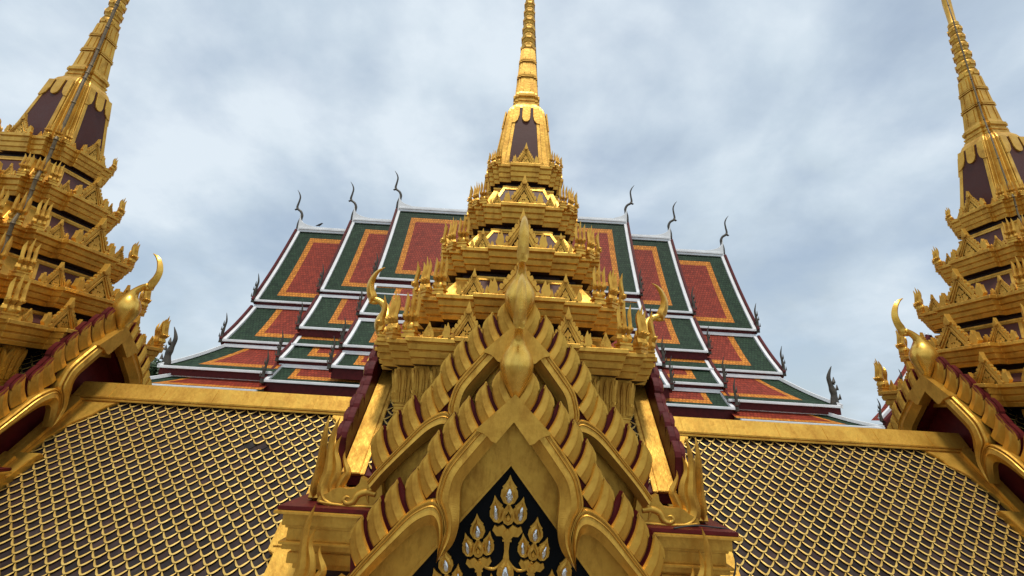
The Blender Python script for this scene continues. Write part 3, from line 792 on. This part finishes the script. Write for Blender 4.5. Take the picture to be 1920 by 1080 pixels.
# loose cable on the right corner entablature
b = MB(); b.tube(smooth([(2.35, -3.20, -1.39), (2.7, -3.10, -1.36), (3.05, -3.02, -1.385), (3.24, -3.0, -1.40)], 4), .012, 6)
b.tube(smooth([(3.22, -3.08, -1.62), (3.215, -3.16, -1.8), (3.16, -3.17, -1.98)], 4), .012, 6)
o = b.build('loose_cable', CABLE, tc_); o.location = (0, 0, -ZB)

# ------------------------------------------------------------------ gallery roofs
SLG = 1.2; LNG = math.hypot(1, SLG)
def gallery(x0, x1, label, chip, side):
    g = empty('gallery_roof', ((x0 + x1) / 2, 10, ZB), label, 'tiled roof', 'gallery roofs between the towers')
    xc = (x0 + x1) / 2; O = (-xc, -10, -ZB)
    def part(name, b, mats, **k):
        o = b.build(name, mats, g, **k); o.location = O; return o
    dd = Vector((0, -1 / LNG, -SLG / LNG)); nn = Vector((0, -SLG / LNG, 1 / LNG)); du = Vector((1, 0, 0))
    o = Vector((0, 10, -.05)); LE = 5.3
    P = lambda u, s, h: o + du * u + dd * s + nn * h
    tb = MB()
    a, c = x0 + .05, x1 - .05
    tile_field(tb, o, du, dd, nn, lambda s: (a, c), LE, skip=chip)
    ti = part('roof_tiles', tb, [TILE, GOLDT], recalc=False)
    # deck under the tiles, front and back slopes
    b = MB()
    for sg in (1, -1):
        vs = []
        for x in (x0 - .0, x1 + .0):
            for yy, zz2 in ((0, -.06), (-3.5, -.06 - 3.5 * SLG), (-3.5, -.25 - 3.5 * SLG), (0, -.25)):
                vs.append((x, 10 + sg * yy, zz2))
        b.add(vs, [(0, 1, 2, 3), (7, 6, 5, 4), (0, 4, 5, 1), (1, 5, 6, 2), (2, 6, 7, 3), (3, 7, 4, 0)])
    part('roof_deck', b, DARKM)
    # ridge cap: tilted gold face over a moulding
    b = MB()
    prof = [(-.02, .20), (.02, .20), (.20, -.10), (.235, -.10), (.235, -.135), (.205, -.145), (.245, -.16), (.245, -.195), (.10, -.195)]
    prof = [(9.98 - .0 - p, z) for p, z in prof] ; back = [(20 - y, z) for y, z in prof[::-1]]
    ring = prof + back
    b.rings([[(x, y, z) for y, z in ring] for x in (x0 - .28, x1 + .28)])
    x = x0 + .5
    while x < x1 - .3:
        e_ = Vector((0, 9.78, -.10)) - Vector((0, 9.96, .20))
        nr = Vector((0, -.857, .515))
        vs = []
        for xx in (x - .012, x + .012):
            for k_, h in ((.03, -.01), (.03, .007), (.99, .007), (.99, -.01)):
                p = Vector((xx, 9.96, .20)) + e_ * k_ + nr * h; vs.append(p)
        b.add(vs, [(0, 1, 2, 3), (7, 6, 5, 4), (0, 4, 5, 1), (1, 5, 6, 2), (2, 6, 7, 3), (3, 7, 4, 0)])
        x += random.uniform(.95, 1.25)
    part('ridge_cap', b, GOLD, bevel=.006)
    # flashing against the gables: broad scalloped head, narrow strip, stepped foot
    b = MB()
    for xe, sg in ((x0, 1), (x1, -1)):
        fr = (lambda u, v, d, xe=xe, sg=sg: tuple(P(xe + sg * u, v, d)))
        if (side == 'L') == (sg == 1):     # outer end
            head = [(-.25, .0), (.80, .16), (.72, .30), (.60, .40), (.54, .50), (.50, .62), (.36, .74), (.26, .84), (.20, .95), (.16, 1.08), (.09, 1.22), (.02, 1.75), (-.25, 1.75)]
            b.plate(head, .0, .085, fr); b.plate([(-.25, .05), (.02, .3), (.0, 1.7), (-.25, 1.7)], .085, .15, fr)
            b.plate([(-.3, 1.60), (.40, 1.60), (.34, 1.70), (.22, 2.3), (.30, 3.6), (.30, 5.0), (-.3, 5.0)], .0, .16, fr)
            b.plate([(-.3, 1.75), (.06, 1.72), (.05, 5.0), (-.3, 5.0)], .16, .22, fr)
        else:
            head = [(-.3, .0), (.66, .14), (.58, .24), (.56, .34), (.46, .40), (.40, .56), (.37, .8), (.40, 3.0), (-.3, 3.0)]
            b.plate(head, .0, .10, fr)
            b.plate([(-.3, 2.6), (.56, 2.6), (.56, 3.05), (.44, 3.1), (.44, 5.0), (-.3, 5.0)], .0, .19, fr)
            b.plate([(-.3, 2.65), (.50, 2.65), (.50, 3.0), (-.3, 3.0)], .19, .22, fr)
            b.plate([(-.3, .3), (.10, .3), (.10, 3.0), (-.3, 3.0)], .10, .16, fr)
    part('gold_flashing', b, GOLD, bevel=.01)
    b = MB(); b.box(x0 - .2, x1 + .2, 7.5, 12.5, ZB, -3.2); part('gallery_wall', b, WALL)
    return g
CH = ()
gallery(XL + 2.94, -3.25, 'dark scale-tiled gallery roof with gold rims left of the central gable, one chipped patch', {(9, -20), (9, -21)}, 'L')
gallery(3.25, XR - 2.94, 'dark scale-tiled gallery roof with gold rims right of the central gable, unbroken', CH, 'R')

# ------------------------------------------------------------------ temple hall behind
HX, HY = -.55, 40.0
hall = empty('temple_hall', (HX, HY, -26), 'large temple hall behind the towers with stepped red, green and orange tiled roofs', 'temple hall')
HO = (-HX, -HY, 26)
def hpart(name, b, mats, parent=hall, **k):
    o = b.build(name, mats, parent, **k)
    if parent is hall: o.location = HO
    return o
def roof_panel(hw0, hw1, y0, z0, y1, z1, front=1, gd=1.05, od=.62, top=True):
    """tiled slope between ridge line (y0,z0) and eave (y1,z1), half widths hw0, hw1; green border, orange inner border, red field"""
    b = MB(); ln = math.hypot(y1 - y0, z1 - z0); sag = .035 * ln
    ns = 8
    def P(u, s):          # u in -1..1 of the half width, s metres down
        t = s / ln; hw = hw0 + (hw1 - hw0) * t
        y = y0 + (y1 - y0) * t; z = z0 + (z1 - z0) * t - sag * math.sin(math.pi * t)
        return Vector((HX + u * hw, HY + front * (y - HY), z))
    gt = gd * .62 if top else -1.0; ot = gt + od if top else -1.0; gb = gd * (.62 if top else .52)
    V = [(x, 0) for x in (0, gt, ot, ln - gb - od, ln - gb, ln) if x >= 0]
    cuts = sorted({round(x, 4) for x, _ in V} | {round(ln * i / ns, 4) for i in range(ns + 1)})
    for s0, s1 in zip(cuts, cuts[1:]):
        sm_ = (s0 + s1) / 2; t = sm_ / ln; hw = hw0 + (hw1 - hw0) * t
        row = 0 if (sm_ < gt or sm_ > ln - gb) else (1 if (sm_ < ot or sm_ > ln - gb - od) else 2)
        us = [-hw, -hw + gd * 1.1, -hw + gd * 1.1 + od, hw - gd * 1.1 - od, hw - gd * 1.1, hw]
        for j in range(5):
            c_ = min(row, [0, 1, 2, 1, 0][j])
            q = [P(us[j] / hw, s0), P(us[j + 1] / hw, s0), P(us[j + 1] / hw, s1), P(us[j] / hw, s1)]
            b.add(q, [(0, 1, 2, 3)], c_)
            b.uv[len(b.f) - 1] = [(us[j], s0), (us[j + 1], s0), (us[j + 1], s1), (us[j], s1)]
    return b, P, ln
def strip(b, pts, wy, hz, mi=0, ax=(0, 0, 1)):
    """square-section strip along pts"""
    rs = []
    for i, p in enumerate(pts):
        p = Vector(p); t = (Vector(pts[min(i + 1, len(pts) - 1)]) - Vector(pts[max(i - 1, 0)])).normalized()
        s_ = t.cross(Vector(ax)).normalized(); u_ = s_.cross(t).normalized()
        rs.append([p - s_ * wy - u_ * hz, p + s_ * wy - u_ * hz, p + s_ * wy + u_ * hz, p - s_ * wy + u_ * hz])
    b.rings(rs, mi)
def hall_finial_mesh():
    b = MB()
    pts = smooth([(0, 0, 0), (0, 0, .35), (.02, 0, .75), (.0, 0, 1.05), (-.06, 0, 1.4), (-.12, 0, 1.9), (-.02, 0, 2.35), (.10, 0, 2.7)], 3)
    rr = smooth([(.22, 0), (.20, 0), (.15, 0), (.17, 0), (.12, 0), (.10, 0), (.06, 0), (.015, 0)], 3)
    b.tube(pts, [(r[0] * .7, r[0]) for r in rr], 8)
    for x, z, l in ((.16, .5, .24), (.12, 1.1, .18), (.04, 1.6, .13)):
        b.tube([(x * .4, 0, z - .1), (x + l * .5, 0, z + .05), (x + l * .6, 0, z + .38)], [.10, .075, .012], 6)
    return b.mesh('naga_finial', [DKGREEN])
NAGA = hall_finial_mesh()
def hall_chofa_mesh():
    b = MB()
    pts = smooth([(0, 0, -.3), (-.02, 0, .3), (.06, 0, .8), (.10, 0, 1.15), (-.10, 0, 1.55), (-.42, 0, 1.78), (-.56, 0, 2.05), (-.50, 0, 2.55), (-.46, 0, 3.1), (-.62, 0, 3.55), (-.90, 0, 3.95)], 4)
    rr = smooth([(.30, 0), (.26, 0), (.2, 0), (.16, 0), (.15, 0), (.15, 0), (.14, 0), (.12, 0), (.10, 0), (.07, 0), (.015, 0)], 4)
    pts = [(p[0], p[1], p[2]) for p in pts]
    b.tube(pts, [(r[0] * .5, r[0] * .78) for r in rr], 8)
    b.tube([(-.48, 0, 1.85), (-.70, 0, 1.72), (-.80, 0, 1.78)], [.13, .08, .015], 6)
    return b.mesh('hall_chofa', [DKGREEN])
HCHO = hall_chofa_mesh()
# bay: half width, list of slopes (y_top, z_top, y_eave, z_eave)
BAYS = [
    (11.58, [(40, 19.3, 36.2, 10.82), (36.3, 10.15, 33.8, 7.10), (33.8, 6.5, 31.45, 4.15), (31.6, 3.6, 30.05, 2.5)]),
    (15.94, [(40, 17.72, 35.8, 9.3), (35.9, 8.78, 33.45, 5.62), (33.8, 5.05, 31.45, 2.92), (31.6, 2.40, 30.1, 1.30)]),
    (21.16, [(40, 16.42, 35.6, 8.05), (35.75, 7.5, 32.8, 4.2)]),
]
for bi, (hw, slopes) in enumerate(BAYS):
    for si, (y0, z0, y1, z1) in enumerate(slopes):
        for front in (1, -1):
            gd = (1.40, 1.75, 1.5, 1.15)[si]; od = (.52, .50, .48, .40)[si]
            b, P, ln = roof_panel(hw, hw, y0, z0, y1, z1, front, gd, od, si == 0)
            ro = hpart('roof_tier', b, [TGREEN, TORANGE, TRED], recalc=False)
            up = Vector((0, 0, .1))
            b = MB()
            wt = .14 if si == 0 else .13
            for u in (-1, 1):
                strip(b, [P(u * (1 - wt * .9 / hw), ln * i / 8) + up * .8 for i in range(9)], wt, .10)
            strip(b, [P(-1.0, ln) + up * .4, P(1.0, ln) + up * .4], .10, .09)
            if si > 0: strip(b, [P(-1.0, 0) + up * 1.2, P(1.0, 0) + up * 1.2], .12, .13)
            b.build('white_trim', WHITE, ro, bevel=.02, seg=1)
            # fascia boards below the eave and along the verge
            b = MB(); fy = front * (y1 - HY) + HY
            nz = slopes[si + 1][1] if si + 1 < len(slopes) else z1 - .7
            ya, yb = sorted((fy + front * .12, fy + front * .35))
            b.box(HX - hw + .02, HX + hw - .02, ya, yb, nz - .05, z1 - .03)
            for u in (-1, 1):
                strip(b, [P(u * (1 + .10 / hw), ln * i / 8) + up * -.6 for i in range(9)], .09, .34)
            b.build('maroon_fascia', MAROON, ro)
            if front == 1:
                for u in (-1, 1):
                    p = P(u, ln); f = inst('naga_finial', NAGA, ro, (p.x + u * .12, p.y - .05, p.z - .15), 0 if u > 0 else math.pi, ((.8, .8, .95) if si == 0 else (.72, .72, .85)))
    # ridge and chofas
    y0, z0 = slopes[0][:2]
    inner = BAYS[bi - 1][0] - .5 if bi else -.01
    for u in (-1, 1):
        b = MB()
        low = [(inner, z0 - .12), (hw + .02, z0 - .12)]
        topc = smooth([(hw + .06, z0 + 1.75), (hw - .12, z0 + 1.15), (hw - .5, z0 + .80), (hw - 1.2, z0 + .56), (hw - 2.2, z0 + .46), (inner, z0 + .44)], 4)
        b.plate([(HX + u * x, z) for x, z in low + topc], -.17, .17, lambda p, v, d: (p, HY - d, v))
        b.plate([(HX + u * x, z) for x, z in ((inner, z0 + .12), (hw - .1, z0 + .12), (hw - .1, z0 + .30), (inner, z0 + .30))], -.25, .25, lambda p, v, d: (p, HY - d, v))
        hpart('white_ridge', b, WHITE, bevel=.04, seg=1)
        o = inst('hall_chofa', HCHO, hall, (u * (hw + .04), 0, z0 + .55 + 26), 0 if u < 0 else math.pi)
        b = MB(); x = HX + u * (hw - .55)
        pts = [(HY, z0 - 1.2)] + [(y + .5, z - 1.0) for s_ in slopes for (y, z) in ((s_[0], s_[1]), (s_[2], s_[3]))][1:] + [(32.2, -1)]
        full = pts + [(2 * HY - y, z) for y, z in pts[::-1]][:-1]
        n = len(full)
        vs = [(x, y, z) for y, z in full] + [(x - u * .3, y, z) for y, z in full]
        b.add(vs, [tuple(range(n)), tuple(range(n, 2 * n))[::-1]] + [(i, (i + 1) % n, n + (i + 1) % n, n + i) for i in range(n)])
        hpart('gable_wall', b, MAROON)
# hipped skirts round the outer bays
def skirt(hwt, yt, zt, hwb, yb, zb, gd, od, inner):
    XI = 15.7
    for front in (1, -1):
        b0, P, ln = roof_panel(hwt, hwb, yt, zt, yb, zb, front, gd, od, False)
        for u in (-1, 1):
            b = MB()
            for fi, f in enumerate(b0.f):
                q = [Vector(b0.v[k]) for k in f]; uv = [list(x) for x in b0.uv[fi]]
                xs = [(p.x - HX) * u for p in q]
                if max(xs) <= XI: continue
                for k in range(4):
                    if xs[k] < XI:
                        q[k].x = HX + u * XI; uv[k][0] = u * XI
                b.add(q, [(0, 1, 2, 3)], b0.m[fi]); b.uv[len(b.f) - 1] = uv
            ro = hpart('roof_tier', b, [TGREEN, TORANGE, TRED], recalc=False)
            up = Vector((0, 0, .1)); b = MB()
            strip(b, [P(u, ln * i / 8) + up for i in range(9)], .20, .12)
            strip(b, [P(u, ln) + up * .4, P(u * XI / hwb, ln) + up * .4], .10, .09)
            strip(b, [P(u, 0) + up * 1.2, P(u * XI / hwt, 0) + up * 1.2], .14, .13)
            b.build('white_trim', WHITE, ro, bevel=.02, seg=1)
            b = MB(); fy = HY + front * (yb - HY); ya, yb_ = sorted((fy + front * .12, fy + front * .35))
            b.box(*sorted((HX + u * XI, HX + u * (hwb - .05))), ya, yb_, zb - .50, zb - .03); b.build('maroon_fascia', MAROON, ro)
            if front == 1 and inner:
                p = P(u, ln); inst('naga_finial', NAGA, ro, (p.x - u * .3, p.y + .25, p.z + .0), 0 if u > 0 else math.pi, (1.5, 1.5, 1.05))
    for u in (-1, 1):   # end slopes
        b = MB()
        A = [Vector((HX + u * hwt, HY + f * (yt - HY), zt)) for f in (1, -1)]; B_ = [Vector((HX + u * hwb, HY + f * (yb - HY), zb)) for f in (1, -1)]
        b.add([A[0], A[1], B_[1], B_[0]], [(0, 1, 2, 3)], 0); b.uv[0] = [(0, 0), (15, 0), (19, 4), (-4, 4)]
        ro = hpart('roof_tier', b, [TGREEN, TORANGE, TRED], recalc=False)
skirt(21.0, 32.9, 3.75, 23.5, 30.35, 1.85, 1.5, .42, True)
skirt(22.6, 30.7, 1.30, 25.0, 29.0, .55, 1.1, .34, False)
b = MB(); b.box(HX - 21, HX + 21, 32.2, 47.8, -26, 1.2)
hpart('hall_wall', b, WALL)
b = MB(); b.box(HX - 21.03, HX + 21.03, 32.0, 32.2, 1.0, 2.5); hpart('eave_wall', b, MAROON)
b = MB()
for i in range(-9, 10):
    b = MB(); b.box(HX + i * 2.45 - .35, HX + i * 2.45 + .35, 30.6, 31.3, -26, 1.25); hpart('column', b, GREYW, bevel=.04)

# ------------------------------------------------------------------ small hall on the right
sh = empty('small_hall', (39.5, 44, -26), 'small red-roofed hall seen beside the right tower, white verge and dark finials', 'temple hall')
b = MB(); AX, AY = 39.3, 40.0
PR = [(0, 9.6), (1.7, 6.5), (3.2, 4.6), (3.2, 4.2), (4.6, 2.5), (5.7, 1.5)]
fld = MB(); trm = MB(); fas = MB()
for sg in (1, -1):
    for (u0, z0), (u1, z1) in ((PR[0], PR[1]), (PR[1], PR[2]), (PR[3], PR[4]), (PR[4], PR[5])):
        q = [(AX + sg * u0, AY, z0), (AX + sg * u1, AY, z1), (AX + sg * u1, AY + 1.1, z1), (AX + sg * u0, AY + 1.1, z0)]
        fld.add(q, [(0, 1, 2, 3)], 0); fld.uv[len(fld.f) - 1] = [(0, u0), (0, u1), (12, u1), (12, u0)]
        strip(trm, [(AX + sg * u0, AY - .02, z0 + .06), (AX + sg * u1, AY - .02, z1 + .06)], .22, .14, 0, (0, 1, 0))
        strip(fas, [(AX + sg * u0, AY - .25, z0 - .1), (AX + sg * u1, AY - .25, z1 - .1)], .12, .26, 0, (0, 1, 0))
for o_ in (fld.build('roof_tier', [TRED], sh, recalc=False), trm.build('white_trim', WHITE, sh), fas.build('maroon_barge_board', MAROON, sh)): o_.location = (-39.5, -44, 26)
b = MB(); b.plate([(-4.9, -3), (-4.9, 1.9), (-3.0, 4.1), (-1.6, 6.3), (0, 9.2), (1.6, 6.3), (3.0, 4.1), (4.9, 1.9), (4.9, -3)], -.3, 0, lambda u, v, d: (AX + u, AY + .5 - d, v)); o_ = b.build('gable_wall', TRED, sh); o_.location = (-39.5, -44, 26)
b = MB(); b.box(AX - 4.6, AX + 4.6, AY + 1.2, AY + 9, -26, 1.2); o_ = b.build('hall_wall', WALL, sh); o_.location = (-39.5, -44, 26)
for sg in (1, -1):
    for u, z in ((3.3, 4.3), (5.8, 1.5)):
        inst('naga_finial', NAGA, sh, (AX + sg * u - 39.5, AY - 44 - .2, z + 26 - .1), 0 if sg > 0 else math.pi, (.75, .75, .75))

# ------------------------------------------------------------------ tree beyond the left gallery
tr_ = empty('tree', (-48.5, 60, -26), 'dark green tree crown showing between the left tower and the temple hall', 'tree')
b = MB(); b.tube([(0, 0, 0), (.3, .1, 12), (0, 0, 24), (.2, 0, 29)], [.6, .5, .4, .15], 8)
for k in range(7):
    a = k * .9; b.tube([(0, 0, 20 + k), (1.2 * math.cos(a), 1.2 * math.sin(a), 22.5 + k), (2.6 * math.cos(a), 2.6 * math.sin(a), 24.5 + k)], [.2, .14, .04], 6)
b.build('trunk', BARK, tr_)
b = MB()
cl = [(random.gauss(0, 1.6), random.gauss(0, 1.5), 27.2 + random.gauss(0, 2.2)) for _ in range(80)]
for c in cl:
    for _ in range(70):
        p = Vector(c) + Vector((random.gauss(0, .42), random.gauss(0, .42), random.gauss(0, .36)))
        if p.z > 31.2: continue
        d = Vector((random.gauss(0, 1), random.gauss(0, 1), random.gauss(0, .6))).normalized() * .27; e_ = d.cross(Vector((random.gauss(0, 1), random.gauss(0, 1), 1))).normalized() * .15
        b.add([p - d, p - e_, p + d, p + e_], [(0, 1, 2, 3)])
b.build('crown', LEAF, tr_, recalc=False)

# ------------------------------------------------------------------ bird on the ridge
b = MB()
b.tube([(-.34, 0, .04), (-.16, 0, .10), (0, 0, .17), (.13, 0, .25), (.20, 0, .33), (.27, 0, .35), (.36, 0, .33)], [.03, .07, .105, .095, .07, .06, .008], 8)
b.tube([(.02, .04, .1), (.03, .04, -.03)], .012, 5); b.tube([(.02, -.04, .1), (.03, -.04, -.03)], .012, 5)
o = b.build('perched_bird', FEATH); o.location = (-19.75, 40, 17.02)
tag(o, 'tiny dark bird perched on the white ridge of the hall', 'bird')
